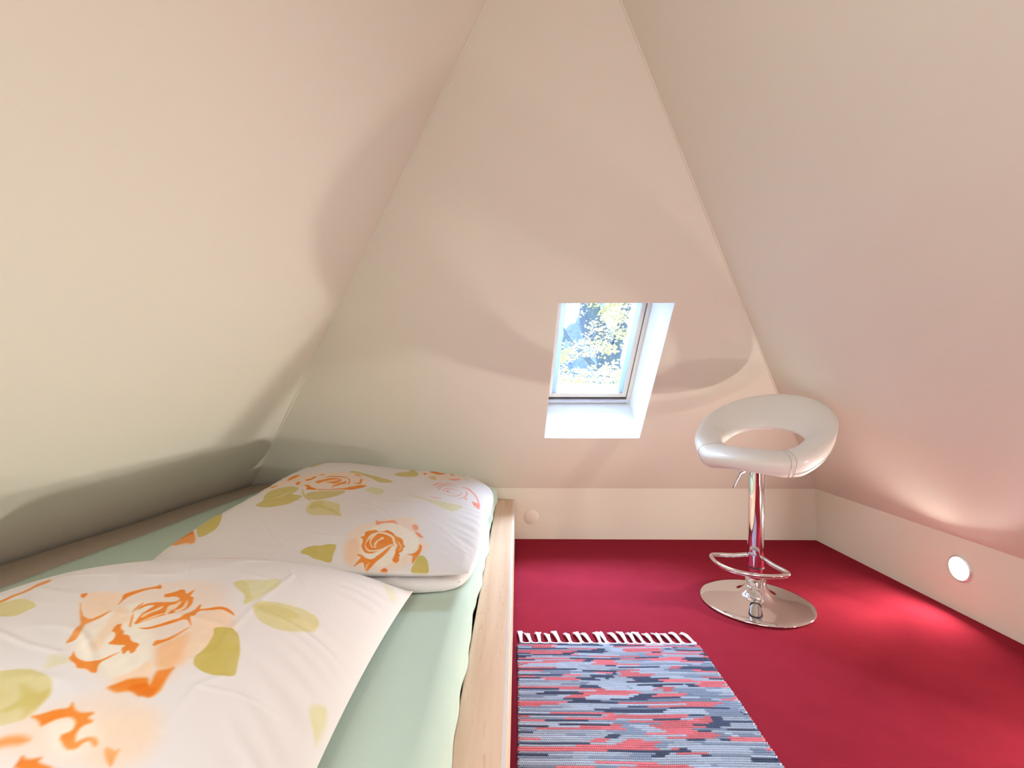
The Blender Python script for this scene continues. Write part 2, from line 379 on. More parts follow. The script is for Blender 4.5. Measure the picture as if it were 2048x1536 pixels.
# ------------------------------------------------------------------ bed
XI, XO = -0.123, -0.018
bed = empty('bed_frame', (-.07, 1.1, 0), 'low beech bed frame with broad flat side rail along the red carpet', 'bed')
def bp(name, bm, m=None): return local(bm_obj(name, bm, m or M_beech), bed)
bp('side_rail', box((XI, -.30, .03), (XO, 2.722, .228), .004))
bp('edge_band', box((XO-.012, -.295, .2275), (XO-.004, 2.72, .2295)), M_white_edge)
def left_x(y, z): return LX(y, z)+.012
bp('end_rail', box((-1.38, -.34, .03), (XO, -.302, .26), .004))
bp('platform', prism([(XI-.001, -.29, .09), (XI-.001, 2.70, .09), (-1.44, 2.70, .09), (-1.62, -.29, .09)], (0, 0, .02)))
bp('side_rail', prism([(-1.64, -.29, .03), (-1.60, -.29, .03), (-1.41, 2.70, .03), (-1.45, 2.70, .03)], (0, 0, .12)))
for x, y in ((-.10, -.28), (-.10, 2.66), (-1.55, -.28), (-1.42, 2.66)):
    bp('leg', box((x-.03, y-.0, 0), (x+.03, y+.05, .031), 0))
# mattress
ZM = .322
def mattress():
    ys = np.linspace(-.285, 2.690, 60); V = []; Fc = []
    prof = []
    for y in ys:
        xl = LX(y, ZM)+.010; ring = []
        for (x, z) in ((xl, .112), (xl-.0, ZM-.02), (xl+.006, ZM-.006), (xl+.022, ZM), (-.20, ZM), (-.168, ZM-.008), (-.150, ZM-.028), (-.144, ZM-.06), (-.144, .112)):
            ring.append((x+.0, y, z+(.002*math.sin(y*9) if z > .3 and x < -1 else 0)))
        V += ring; prof.append(ring)
    n = 9
    for i in range(len(ys)-1):
        for k in range(n): Fc.append((i*n+k, i*n+(k+1) % n, (i+1)*n+(k+1) % n, (i+1)*n+k))
    Fc.append(tuple(range(n))); Fc.append(tuple((len(ys)-1)*n+k for k in range(n)))
    o = mesh_obj('mattress', V, Fc, M_mattress, smooth=True, auto=50); return tag(o, 'beige mattress in the bed frame, bare strip showing under the left slope', 'mattress')
mattress()
def wav(x, y, seed, f0=3.0, n=24):
    r = np.random.RandomState(seed); z = np.zeros_like(x)
    for i in range(n):
        a = r.rand()*6.283; f = f0*(1+2.2*r.rand()); p = r.rand()*6.283
        z += np.sin((x*np.cos(a)+y*np.sin(a))*f*2+p)/(f/f0)
    return z/n
DUVETS = {
 'near': dict(FL=(-1.20,0.36), FR=(-0.262,0.40), BR=(-0.276,1.248), BL=(-1.20,1.20), c=0.05, rnd=(0.42,0.0), zs=0.350, zb=0.331, H=0.185, seed=5),
 'far': dict(FL=(-1.04,1.26), FR=(-0.118,1.245), BR=(-0.085,2.30), BL=(-1.12,2.50), c=0.02, rnd=(0.30,0.22), zs=0.392, zb=0.376, H=0.108, seed=9),
 'fold': dict(FL=(-1.04,1.275), FR=(-0.108,1.240), BR=(-0.12,2.20), BL=(-1.10,2.44), c=0.02, rnd=(0.2,0.2), zs=0.354, zb=0.331, H=0.030, seed=14),
}
def duvet_top(name, u, v):
    d = DUVETS[name]; s = 2*u-1; t = 2*v-1
    r = np.where(s < 0, d['rnd'][0], d['rnd'][1])*(0.25 + 0.75*(t > 0)) if name != 'fold' else d['rnd'][0]
    s2 = s*np.sqrt(np.maximum(1-r*t**4*np.abs(s), 0.1)); t2 = t*np.sqrt(np.maximum(1-r*s**4*np.abs(t), 0.1))
    s3 = s2*(1-d['c']*(1-t2**2)); t3 = t2*(1-d['c']*(1-s2**2))
    U = (s3+1)/2; V = (t3+1)/2
    P = [np.array(d[k]) for k in ('FL','FR','BR','BL')]
    x = (1-U)*(1-V)*P[0][0]+U*(1-V)*P[1][0]+U*V*P[2][0]+(1-U)*V*P[3][0]
    y = (1-U)*(1-V)*P[0][1]+U*(1-V)*P[1][1]+U*V*P[2][1]+(1-U)*V*P[3][1]
    E = lambda q, n: np.clip(1-np.abs(q)**n, 0, 1)
    if name == 'near':
        e = (E(s, 2.6)*E(t, 3.0))**0.62; H = d['H']*(1.0+0.08*s)
    elif name == 'far':
        e = (E(s, 5)*E(t, 5))**0.5; H = d['H']*(0.80-0.30*s+0.34*t) ; H = H + 0.012*np.exp(-((s+.45)**2+(t-.6)**2)/.12)
    else:
        e = (E(s, 8)*E(t, 8))**0.5; H = d['H']*(1+0*s)
    w = wav(x, y, d['seed'], 3.2)*0.014 + wav(x, y, d['seed']+1, 11)*0.0035
    z = d['zs'] + H*e + w*np.minimum(1, e*1.2)
    return x, y, z, e

PRINT = {
'near': [
((248, 214, 180),0.45,0.02,[(472,514),(557,511),(599,559),(651,578),(713,574),(768,494),(807,458),(810,327),(795,291),(790,237),(735,240),(697,262),(637,290),(586,377)]),
((246, 238, 220),0.8,0.012,[(590,377),(597,441),(623,480),(702,378),(772,273),(730,248),(694,269),(645,293),(610,333)]),
((244, 186, 132),0.35,0.006,[(589,455),(618,441),(650,402),(651,378),(646,362),(661,329),(664,305),(644,318),(629,361),(610,410)]),
((248, 214, 180),0.9,0.004,[(744,275),(748,303),(772,273),(761,264),(737,249),(723,252)]),
((248, 214, 180),0.7,0.008,[(487,501),(497,517),(559,505),(589,455),(590,423),(582,392),(551,418)]),
((248, 214, 180),0.8,0.01,[(742,441),(761,479),(797,461),(816,417),(807,366),(803,324),(780,288),(746,320),(755,395)]),
((244, 186, 132),0.75,0.008,[(736,333),(747,354),(759,388),(771,362),(790,318),(790,294),(771,282)]),
((238, 136, 48),1,0.0015,[(480,506),(486,512),(492,509),(502,489),(494,490)]),
((238, 136, 48),1,0.0015,[(589,452),(578,479),(565,500),(571,513),(586,531),(602,541),(602,552),(620,529),(601,529),(589,513),(581,490),(585,469)]),
((238, 136, 48),1,0.0015,[(640,504),(645,510),(653,519),(656,532),(666,527),(678,511),(679,520),(680,536),(686,516),(690,502),(699,501),(712,473),(715,454),(710,441),(700,425),(686,411),(677,397),(665,383),(656,416),(653,439),(655,458),(641,456),(636,430),(632,460),(647,470),(666,471),(680,476),(680,490),(666,498),(649,490)]),
((246, 238, 220),0.8,0.002,[(677,460),(686,466),(685,482),(692,474),(696,450),(693,439),(699,423),(694,421),(684,443)]),
((246, 238, 220),0.8,0.002,[(659,412),(663,437),(669,459),(674,445),(670,426),(665,406)]),
((246, 238, 220),0.8,0.002,[(698,441),(705,456),(693,490),(705,472),(711,454),(707,433)]),
((246, 238, 220),0.7,0.002,[(668,396),(678,414),(692,430),(693,426),(682,408),(673,392)]),
((238, 136, 48),0.9,0.0015,[(631,432),(626,451),(626,471),(632,451),(633,437),(640,419)]),
((238, 136, 48),0.8,0.0015,[(662,379),(644,411),(640,423),(657,395),(668,375)]),
((238, 136, 48),1,0.0015,[(678,375),(695,380),(705,395),(715,410),(724,419),(723,430),(728,454),(724,475),(728,477),(733,459),(745,469),(759,483),(772,483),(788,474),(797,463),(784,469),(765,476),(751,462),(735,453),(741,432),(734,429),(756,399),(738,417),(730,416),(722,403),(708,384),(696,373)]),
((238, 136, 48),1,0.0015,[(729,341),(728,348),(738,353),(744,367),(749,388),(753,402),(751,381),(747,357),(740,344),(734,333),(731,335)]),
((238, 136, 48),0.85,0.002,[(501,480),(553,418),(582,397),(589,416),(595,438),(596,410),(589,388),(587,381),(606,347),(610,333),(602,323),(594,343),(584,365),(581,381),(556,410)]),
((238, 136, 48),1,0.0015,[(647,360),(639,381),(644,388),(655,370),(665,364),(671,353),(681,353),(696,337),(712,334),(714,324),(718,313),(714,308),(706,317),(707,303),(693,318),(695,327),(682,325),(665,326),(667,336),(662,349),(653,359)]),
((238, 136, 48),1,0.0015,[(634,291),(636,294),(629,307),(640,295),(651,288),(672,281),(683,288),(691,301),(699,312),(694,299),(687,285),(690,274),(699,261),(691,261),(679,268),(663,269),(654,278),(641,285)]),
((238, 136, 48),1,0.004,[(730,239),(738,248),(747,259),(760,265),(770,268),(780,253),(774,273),(772,283),(782,289),(790,300),(792,279),(795,264),(798,251),(795,240),(790,235),(784,236),(778,234),(766,239),(758,238),(748,232),(735,236)]),
((232, 116, 30),0.8,0.003,[(756,241),(761,251),(774,259),(782,250),(790,255),(794,241),(790,235),(777,235),(765,240)]),
((203, 184, 98),1,0.0015,[(787,408),(798,419),(814,425),(831,412),(852,374),(866,335),(870,322),(849,307),(827,305),(810,312),(802,326),(803,346),(803,370),(796,397)]),
((218, 206, 146),0.9,0.003,[(802,516),(809,544),(844,559),(878,571),(912,573),(924,536),(903,501),(875,471),(840,471),(818,492)]),
((203, 184, 98),0.35,0.006,[(805,518),(830,543),(869,551),(891,539),(866,510),(835,498)]),
((222, 216, 170),1,0.003,[(725,588),(735,614),(765,625),(797,664),(809,618),(801,569),(796,528),(790,500),(775,545),(748,564)]),
((203, 184, 98),0.35,0.004,[(725,588),(740,613),(770,571),(792,536),(790,508),(775,546),(748,564)]),
((218, 206, 146),1,0.002,[(329,493),(332,513),(356,515),(390,499),(438,463),(433,444),(436,423),(389,431)]),
((218, 206, 146),1,0.003,[(549,259),(575,263),(596,266),(619,259),(644,247),(657,236),(666,221),(667,208),(669,190),(662,180),(642,173),(630,173)]),
((203, 184, 98),0.7,0.006,[(621,192),(633,205),(631,216),(608,239),(628,230),(649,222),(656,233),(664,221),(666,202),(661,190),(664,180),(644,203),(634,191)]),
((222, 216, 170),0.7,0.006,[(614,271),(599,300),(632,292),(645,280),(630,274),(628,264)]),
((222, 216, 170),0.8,0.004,[(319,775),(384,776),(451,795),(488,800),(459,797),(405,744)]),
((222, 216, 170),0.9,0.004,[(969,367),(987,412),(994,387),(994,351),(994,329),(987,344),(977,355)]),
((244, 186, 132),0.8,0.004,[(524,799),(585,807),(638,821),(675,829),(639,820),(615,770),(541,795)]),
((238, 136, 48),0.9,0.003,[(558,802),(585,807),(620,817),(657,824),(629,819),(607,813),(593,811)]),
((238, 136, 48),0.8,0.003,[(629,819),(675,828),(724,842),(693,833),(648,822)]),
((238, 136, 48),0.85,0.003,[(312,515),(313,542),(317,573),(294,631),(301,652),(326,620),(327,591),(334,559),(329,530),(328,498)]),
((248, 214, 180),0.5,0.02,[(664,190),(700,212),(733,232),(783,231),(816,218),(832,200),(837,149),(684,127),(640,166)]),
((246, 238, 220),0.7,0.01,[(698,177),(721,190),(748,191),(772,179),(781,154),(742,141),(715,157)]),
((238, 136, 48),1,0.003,[(667,187),(679,191),(692,199),(707,202),(703,212),(715,201),(725,197),(743,201),(738,192),(751,189),(740,181),(740,171),(747,161),(752,166),(758,170),(768,170),(775,163),(772,159),(761,166),(756,161),(754,154),(742,152),(722,166),(734,174),(729,186),(717,191),(703,186),(696,179),(692,175),(683,182)]),
((238, 136, 48),0.75,0.006,[(651,154),(662,161),(678,163),(694,159),(686,153),(671,151),(659,145)]),
((238, 136, 48),1,0.003,[(784,162),(793,161),(799,160),(802,164),(803,153),(805,143),(798,147),(789,154)]),
((232, 116, 30),0.9,0.003,[(699,127),(698,137),(697,142),(708,138),(723,142),(721,136),(745,131)]),
((238, 136, 48),0.9,0.004,[(699,127),(713,134),(745,132),(770,123),(774,108),(736,107)]),
((218, 206, 146),0.9,0.004,[(857,131),(893,157),(920,156),(910,127),(877,115)]),
((248, 214, 180),0.5,0.02,[(744,187),(800,218),(821,212),(837,178),(821,146),(781,138)]),
((222, 216, 170),0.5,0.004,[(909,928),(932,945),(971,924),(994,868),(977,850),(940,917)]),
],
'far': [
((248, 214, 180),0.6,0.015,[(592,76),(575,155),(594,208),(635,250),(692,286),(742,318),(777,263),(811,156),(854,129),(832,82),(821,25),(779,4),(687,2),(620,17)]),
((244, 186, 132),0.4,0.012,[(589,83),(590,118),(619,130),(642,89),(646,44),(642,6),(613,26)]),
((246, 238, 220),0.8,0.008,[(617,135),(644,223),(703,249),(780,202),(811,147),(820,95),(793,68),(769,33),(733,10),(666,40),(642,83)]),
((245, 150, 105),1,0.0015,[(629,255),(643,243),(665,254),(692,269),(705,252),(717,235),(697,250),(669,242),(654,233),(645,217)]),
((245, 150, 105),0.8,0.003,[(761,246),(767,260),(780,251),(789,226),(783,210),(770,220)]),
((245, 150, 105),1,0.0015,[(780,205),(794,203),(811,185),(820,172),(805,171),(793,185)]),
((238, 136, 48),1,0.0015,[(623,163),(630,178),(656,190),(662,179),(687,187),(686,197),(710,185),(730,160),(746,156),(759,143),(765,122),(776,108),(771,94),(776,86),(766,66),(775,59),(773,49),(779,37),(773,23),(760,29),(757,34),(757,57),(755,77),(742,105),(734,104),(733,67),(723,49),(712,30),(702,10),(696,1),(687,2),(675,20),(668,22),(646,6),(656,26),(662,37),(645,47),(645,52),(661,46),(674,37),(698,38),(705,50),(722,79),(727,94),(709,77),(692,61),(664,57),(651,73),(641,89),(640,104),(631,128),(618,135),(632,146)]),
((246, 238, 220),0.9,0.0015,[(654,127),(655,150),(667,171),(666,161),(661,141),(662,115),(673,94),(686,84),(677,102),(676,118),(684,137),(689,151),(697,141),(695,134),(689,129),(683,119),(684,95),(692,86),(679,84),(665,100)]),
((246, 238, 220),0.9,0.0015,[(647,113),(645,139),(647,158),(663,177),(684,181),(710,170),(727,154),(737,129),(753,107),(749,76),(737,112),(730,128),(718,152),(693,167),(668,169),(656,154),(651,122),(650,98),(668,75),(692,73),(714,89),(732,115),(736,108),(718,78),(694,67),(666,68),(651,91)]),
((246, 238, 220),0.6,0.0015,[(686,5),(686,18),(695,29),(691,16),(691,3)]),
((246, 238, 220),0.6,0.0015,[(735,142),(755,124),(767,101),(764,78),(761,104),(748,123)]),
((238, 136, 48),1,0.0015,[(815,134),(827,121),(831,89),(827,59),(824,38),(821,25),(816,40),(815,61),(791,65),(813,78),(820,104)]),
((232, 116, 30),1,0.002,[(731,2),(742,10),(752,6),(756,1),(740,1)]),
((203, 184, 98),1,0.0015,[(822,1),(824,22),(827,59),(832,74),(847,69),(862,48),(878,6),(877,0),(846,0)]),
((203, 184, 98),1,0.0015,[(469,43),(472,65),(507,76),(537,87),(560,88),(570,73),(572,42),(582,14),(531,27)]),
((203, 184, 98),0.95,0.0015,[(37,173),(38,213),(42,258),(45,282),(117,188),(148,125),(135,93),(113,83)]),
((232, 116, 30),0.95,0.003,[(26,108),(30,137),(38,155),(108,83),(122,59),(79,69),(50,65),(22,85),(41,97)]),
((244, 186, 132),0.6,0.006,[(18,70),(25,101),(83,117),(138,51),(25,70)]),
((203, 184, 98),0.85,0.002,[(160,296),(169,334),(134,390),(120,445),(142,476),(192,492),(225,485),(243,447),(236,404),(292,398),(294,354),(282,314),(254,291),(218,275),(187,283)]),
((222, 216, 170),0.6,0.002,[(192,353),(207,410),(229,447),(225,404),(208,367)]),
((203, 184, 98),0.75,0.002,[(288,416),(314,448),(361,469),(430,488),(426,451),(403,408),(373,374),(342,360),(316,379)]),
((218, 206, 146),0.9,0.002,[(359,288),(348,333),(353,359),(388,376),(437,363),(458,357),(476,305),(510,256),(482,263),(436,255),(401,245),(374,264)]),
((203, 184, 98),0.5,0.002,[(368,290),(354,347),(391,369),(398,333),(460,301),(505,261),(455,288),(397,308),(380,287)]),
((203, 184, 98),0.6,0.002,[(246,471),(269,442),(305,390),(349,352),(347,345),(300,383),(268,427)]),
((203, 184, 98),0.7,0.003,[(100,807),(130,837),(163,852),(177,782),(141,745)]),
((203, 184, 98),0.7,0.003,[(164,852),(200,859),(250,864),(295,875),(234,861),(166,854)]),
((203, 184, 98),0.8,0.002,[(349,704),(378,721),(438,698),(501,680),(556,662),(577,643),(549,625),(523,612),(465,657),(406,689),(365,688)]),
((222, 216, 170),0.9,0.003,[(492,514),(500,557),(558,550),(576,513),(563,475),(516,496)]),
((248, 214, 180),0.5,0.01,[(113,566),(136,627),(241,662),(386,700),(476,625),(489,554),(411,486),(284,451),(200,499)]),
((248, 214, 180),0.5,0.008,[(46,421),(53,572),(148,641),(191,548),(142,476),(48,457)]),
((238, 136, 48),0.9,0.002,[(120,581),(113,640),(153,638),(156,608),(143,580),(134,557)]),
((238, 136, 48),1,0.0015,[(188,523),(192,552),(212,523),(211,500)]),
((238, 136, 48),0.9,0.003,[(46,418),(49,464),(51,518),(50,506),(49,462),(46,423),(47,397)]),
((238, 136, 48),0.8,0.002,[(52,559),(54,589),(53,565)]),
((238, 136, 48),0.7,0.002,[(80,518),(116,519),(121,501),(108,483)]),
((238, 136, 48),1,0.0015,[(205,568),(228,584),(228,609),(241,615),(241,576),(225,553)]),
((238, 136, 48),1,0.0015,[(235,508),(256,511),(277,487),(301,480),(310,462),(266,458),(266,480)]),
((238, 136, 48),0.9,0.0015,[(258,549),(281,577),(300,602),(339,613),(365,595),(357,543),(307,554),(284,533)]),
((246, 238, 220),0.7,0.0015,[(285,542),(309,576),(344,601),(354,592),(339,570),(307,554),(298,529)]),
((238, 136, 48),0.9,0.0015,[(240,630),(264,647),(264,633),(245,626)]),
((238, 136, 48),0.9,0.0015,[(268,604),(299,632),(353,639),(391,622),(352,626),(308,620)]),
((238, 136, 48),0.9,0.0015,[(353,506),(357,543),(374,573),(379,591),(391,580),(392,559),(366,523),(359,505)]),
((238, 136, 48),0.9,0.0015,[(305,472),(355,483),(403,505),(427,532),(449,566),(487,569),(477,540),(442,495),(408,493),(358,476),(313,462)]),
((238, 136, 48),0.9,0.0015,[(413,582),(442,585),(432,627),(443,631),(454,576),(428,575)]),
((238, 136, 48),0.8,0.0015,[(381,679),(399,682),(430,667),(408,658)]),
((238, 136, 48),0.8,0.0015,[(371,633),(397,607),(409,561),(401,559),(395,597)]),
((203, 184, 98),0.8,0.002,[(515,901),(572,905),(606,908),(606,898),(639,829),(656,764),(635,739),(594,728),(548,732),(553,783),(606,830),(574,903)]),
((248, 214, 180),0.5,0.008,[(648,818),(688,906),(790,911),(862,916),(850,783),(757,724),(694,755)]),
((238, 136, 48),1,0.0015,[(672,905),(689,905),(710,907),(771,910),(773,903),(751,823),(712,842)]),
((238, 136, 48),1,0.0015,[(669,812),(682,844),(684,803),(675,792)]),
((238, 136, 48),0.9,0.0015,[(786,910),(807,911),(806,851),(793,849)]),
((238, 136, 48),0.8,0.0015,[(808,913),(824,915),(829,915),(855,916),(861,878),(842,915)]),
((245, 150, 105),0.7,0.002,[(785,775),(821,786),(849,822),(842,775),(819,758)]),
((203, 184, 98),0.6,0.003,[(700,757),(730,796),(749,732),(732,724)]),
((222, 216, 170),0.8,0.003,[(847,844),(865,871),(893,848),(863,809)]),
((222, 216, 170),0.9,0.003,[(663,509),(699,511),(735,500),(777,487),(820,490),(860,479),(899,487),(906,461),(885,427),(875,405),(845,414),(795,451),(750,485),(696,499)]),
((222, 216, 170),0.7,0.003,[(985,466),(981,547),(985,565),(989,524)]),
((240, 150, 130),0.8,0.0012,[(852,605),(850,599),(846,594),(840,591),(833,590),(827,591),(821,595),(816,601),(814,608),(815,615),(818,621),(823,626),(829,628),(835,629),(841,627),(841,625),(835,626),(830,625),(826,622),(822,618),(821,613),(821,608),(822,604),(825,600),(829,597),(834,595),(839,595),(843,597),(847,601),(850,606)]),
((240, 150, 130),0.8,0.0012,[(806,596),(803,603),(801,611),(801,619),(802,627),(805,634),(810,640),(815,645),(822,648),(829,649),(837,649),(844,646),(850,643),(855,638),(860,632),(859,631),(854,636),(848,640),(842,642),(836,643),(830,642),(824,641),(819,638),(814,634),(810,630),(807,624),(805,618),(805,610),(805,604),(807,597)]),
((240, 150, 130),0.8,0.0012,[(873,632),(876,624),(878,615),(878,606),(877,596),(874,587),(870,579),(865,571),(858,566),(851,562),(843,560),(834,561),(826,563),(818,567),(811,573),(812,573),(819,569),(827,566),(834,566),(842,566),(849,568),(855,571),(861,576),(866,582),(870,589),(872,598),(874,606),(875,615),(874,623),(871,632)]),
((240, 150, 130),0.8,0.0012,[(782,597),(779,608),(778,618),(778,630),(779,642),(783,651),(787,662),(794,669),(801,675),(809,680),(819,682),(828,683),(837,682),(846,679),(855,674),(854,673),(846,676),(837,678),(828,678),(820,676),(812,673),(804,669),(798,662),(792,656),(787,648),(784,638),(782,628),(781,618),(781,608),(783,597)]),
((240, 150, 130),0.8,0.0012,[(886,662),(891,655),(895,647),(898,639),(900,630),(901,621),(901,611),(901,601),(899,592),(897,582),(894,574),(890,565),(885,558),(880,551),(874,546),(873,548),(878,554),(882,561),(886,568),(889,576),(892,584),(893,593),(895,601),(895,610),(895,619),(895,627),(893,636),(891,645),(889,653),(885,661)]),
((240, 150, 130),0.8,0.0012,[(766,625),(766,635),(767,645),(768,655),(771,664),(774,674),(778,682),(784,689),(790,695),(797,700),(804,703),(812,705),(820,706),(827,706),(835,704),(835,702),(828,701),(820,700),(813,698),(807,694),(800,691),(794,686),(789,680),(784,674),(780,667),(776,659),(773,651),(770,643),(769,633),(768,624)]),
((240, 150, 130),0.8,0.0012,[(746,648),(746,654),(747,658),(747,665),(748,670),(750,675),(751,680),(754,684),(756,689),(759,693),(762,697),(766,700),(769,703),(773,706),(777,708),(779,705),(776,701),(773,697),(771,693),(768,689),(766,685),(764,680),(762,676),(760,672),(758,668),(756,664),(754,659),(752,655),(750,651),(748,647)]),
((240, 150, 130),0.9,0.0015,[(854,685),(894,698),(936,647),(961,556),(966,496),(945,511),(921,562),(956,549),(936,620),(897,681)]),
((240, 150, 130),0.7,0.0015,[(759,516),(786,522),(813,513),(811,506),(772,509)]),
((240, 150, 130),0.7,0.0015,[(894,580),(908,576),(909,551),(897,558)]),
],
}
CREASES = {
'near': [
(0.0035,0.006,[(446,371),(467,361),(500,345),(547,323),(605,304)]),
(0.0025,0.006,[(774,176),(775,196),(785,235)]),
(0.002,0.005,[(799,321),(821,359),(813,415),(812,451)]),
(0.003,0.006,[(815,429),(808,504),(808,564),(802,695)]),
(0.003,0.007,[(906,599),(933,521),(951,447),(964,383)]),
(0.0025,0.005,[(836,278),(879,291),(913,302),(947,305)]),
(0.003,0.006,[(834,201),(834,239),(837,281),(856,312)]),
(0.002,0.004,[(902,735),(909,626),(916,573)]),
(0.0025,0.005,[(780,734),(806,697),(811,654)]),
(0.002,0.005,[(812,705),(887,614),(954,577)]),
(0.002,0.004,[(568,704),(613,619)]),
],
'far': [
(0.003,0.006,[(217,211),(273,170),(331,113),(381,74),(412,59),(438,59),(469,48)]),
(-0.002,0.003,[(436,427),(518,429),(589,420)]),
(-0.002,0.003,[(551,416),(634,409),(749,376),(830,357),(904,342)]),
(0.003,0.012,[(862,113),(916,80),(973,25)]),
(0.003,0.01,[(775,327),(852,276),(932,183),(982,72)]),
],
}
def sheet():
    ny, nt = 300, 60; ys = np.linspace(-.283, 2.694, ny); V = []; Fc = []
    rs = np.random.RandomState(3)
    for i, y in enumerate(ys):
        xl = -1.445+.071*(y-1.33)+.004*math.sin(y*5)
        wob = .0032*(math.sin(y*7.3+1)+.8*math.sin(y*17+.4)+.5*math.sin(y*41)-1.2)
        end = max(0, (y-2.60)/.10)           # rounded back corner
        for j in range(nt):
            t = j/(nt-1)
            if t < .78: x = xl+(-.172-xl)*(t/.78); z = ZM+.003
            else:
                a = (t-.78)/.22; ang = min(a/.55, 1)*math.pi/2
                x = -.172+.052*math.sin(ang); z = ZM+.003-.040*(1-math.cos(ang))
                if a > .55: z -= (a-.55)/.45*.065; x += wob*((a-.55)/.45)
                x += wob*.6*min(a/.55, 1)
            if y > 2.60: x = min(x, -.1-.05*end*end) if x > -.3 else x; z -= .02*end*end
            V.append((x, y, z+.0012*math.sin(x*13+y*9)*(t < .8)+ (.0006 if t < .8 else 0)))
    for i in range(ny-1):
        for j in range(nt-1): Fc.append((i*nt+j, i*nt+j+1, (i+1)*nt+j+1, (i+1)*nt+j))
    o = mesh_obj('fitted_sheet', V, Fc, M_sheet, smooth=True)
    md = o.modifiers.new('thickness', 'SOLIDIFY'); md.thickness = .002; md.offset = 1
    return tag(o, 'mint green jersey sheet stretched over the mattress', 'bed sheet')
sheet()

def poly_sd(px, py, poly):
    d = np.full(px.shape, 1e9); inside = np.zeros(px.shape, bool); n = len(poly)
    for i in range(n):
        x0, y0 = poly[i]; x1, y1 = poly[(i+1) % n]; ex, ey = x1-x0, y1-y0; L = ex*ex+ey*ey+1e-12
        t = np.clip(((px-x0)*ex+(py-y0)*ey)/L, 0, 1); d = np.minimum(d, (px-x0-ex*t)**2+(py-y0-ey*t)**2)
        c = ((y0 > py) != (y1 > py)) & (px < (x1-x0)*(py-y0)/(y1-y0+1e-12)+x0); inside ^= c
    d = np.sqrt(d); return np.where(inside, -d, d)
def duvet(nm, name, _, nu, nv, parent=None, prints=True):
    u, v = np.meshgrid(np.linspace(0, 1, nu), np.linspace(0, 1, nv)); x, y, z, e = duvet_top(nm, u, v)
    base = np.array([220, 214, 211.])/255; col = np.ones(u.shape+(3,))*base
    Wd, Dp = .9, 1.0; X = u*Wd; Y = v*Dp
    wob = wav(X*1.0, Y*1.0, 77, 40)*.004
    if prints:
        for (c, a, b, pts) in PRINT[nm]:
            q = [(p[0]/1000*Wd, p[1]/1000*Dp) for p in pts]
            for _ in range(2 if (c[0] < 230 or b > .004) else 1):
                q = [((1-k)*a_[0]+k*b_[0], (1-k)*a_[1]+k*b_[1]) for a_, b_ in zip(q, q[1:]+q[:1]) for k in (.22, .78)]
            xs = [p[0] for p in q]; ys = [p[1] for p in q]; mg = b*2+.012
            i0, i1 = max(0, int((min(ys)-mg)/Dp*nv)), min(nv, int((max(ys)+mg)/Dp*nv)+2); j0, j1 = max(0, int((min(xs)-mg)/Wd*nu)), min(nu, int((max(xs)+mg)/Wd*nu)+2)
            if i1 <= i0 or j1 <= j0: continue
            sl = (slice(i0, i1), slice(j0, j1)); sd = poly_sd(X[sl], Y[sl], q)+wob[sl]*(.6 if b < .005 else 2)
            w = np.clip(.5-sd/(2*b), 0, 1); w = w*w*(3-2*w)*a*np.clip(.93+.35*wav(X[sl], Y[sl]*2.2, 61, 22, 14), .45, 1); streak = 1+.05*wav(X[sl]*2, Y[sl], 31, 60)
            cc = np.array(c)*.95/255*streak[..., None]; col[sl] = col[sl]*(1-w[..., None])+np.clip(cc, 0, 1)*w[..., None]
        for (h, wd, pts) in CREASES[nm]:
            q = [(p[0]/1000*Wd, p[1]/1000*Dp) for p in pts]; d = np.full(u.shape, 1e9)
            for (x0, y0), (x1, y1) in zip(q, q[1:]):
                ex, ey = x1-x0, y1-y0; L = ex*ex+ey*ey+1e-12; t = np.clip(((X-x0)*ex+(Y-y0)*ey)/L, 0, 1); d = np.minimum(d, np.hypot(X-x0-ex*t, Y-y0-ey*t))
            z = z + h*.8*(np.exp(-(d/wd)**2)-.5*np.exp(-(d/(wd*2.4))**2))*np.minimum(1, e*1.5)*(.6+.8*wav(X, Y, 41, 9))
    # gathers running in from the edges
    s, t = 2*u-1, 2*v-1; m = np.maximum(np.abs(s), np.abs(t)); ang = np.arctan2(t, s)
    g = np.clip((m-.72)/.28, 0, 1)*np.clip((1-m)/.06, 0, 1); z = z + g*.0026*(np.sin(ang*29+4*np.sin(ang*5+1))*np.sin(ang*7+.5)+.5*np.sin(ang*53+3*np.sin(ang*11)))
    rid = np.abs(wav(X*1.0+.3*Y, Y*1.4, 91, 7, 10)); z = z + (.0065*np.exp(-(rid/.05)**2)*np.clip(wav(X, Y, 92, 4, 8)*2+.4, 0, 1)*(.35+g))*np.minimum(1, e*1.3)
    d = DUVETS[nm]; top = np.stack([x, y, z], -1).reshape(-1, 3)
    zb = d['zs'] - (d['zs']-d['zb'])*np.minimum(1, e*2.5); bot = np.stack([x, y, zb], -1)
    idx = np.arange(nu*nv).reshape(nv, nu)
    Ft = np.stack([idx[:-1, :-1], idx[:-1, 1:], idx[1:, 1:], idx[1:, :-1]], -1).reshape(-1, 4)
    bidx = idx.copy(); inner = np.zeros((nv, nu), bool); inner[1:-1, 1:-1] = True; bidx[inner] = nu*nv+np.arange(inner.sum())
    Fb = np.stack([bidx[:-1, :-1], bidx[1:, :-1], bidx[1:, 1:], bidx[:-1, 1:]], -1).reshape(-1, 4)
    V = np.concatenate([top, bot[inner]]); Fa = np.concatenate([Ft, Fb])
    me = bpy.data.meshes.new(name); me.vertices.add(len(V)); me.vertices.foreach_set('co', V.ravel())
    me.loops.add(Fa.size); me.loops.foreach_set('vertex_index', Fa.ravel().astype(np.int32)); me.polygons.add(len(Fa))
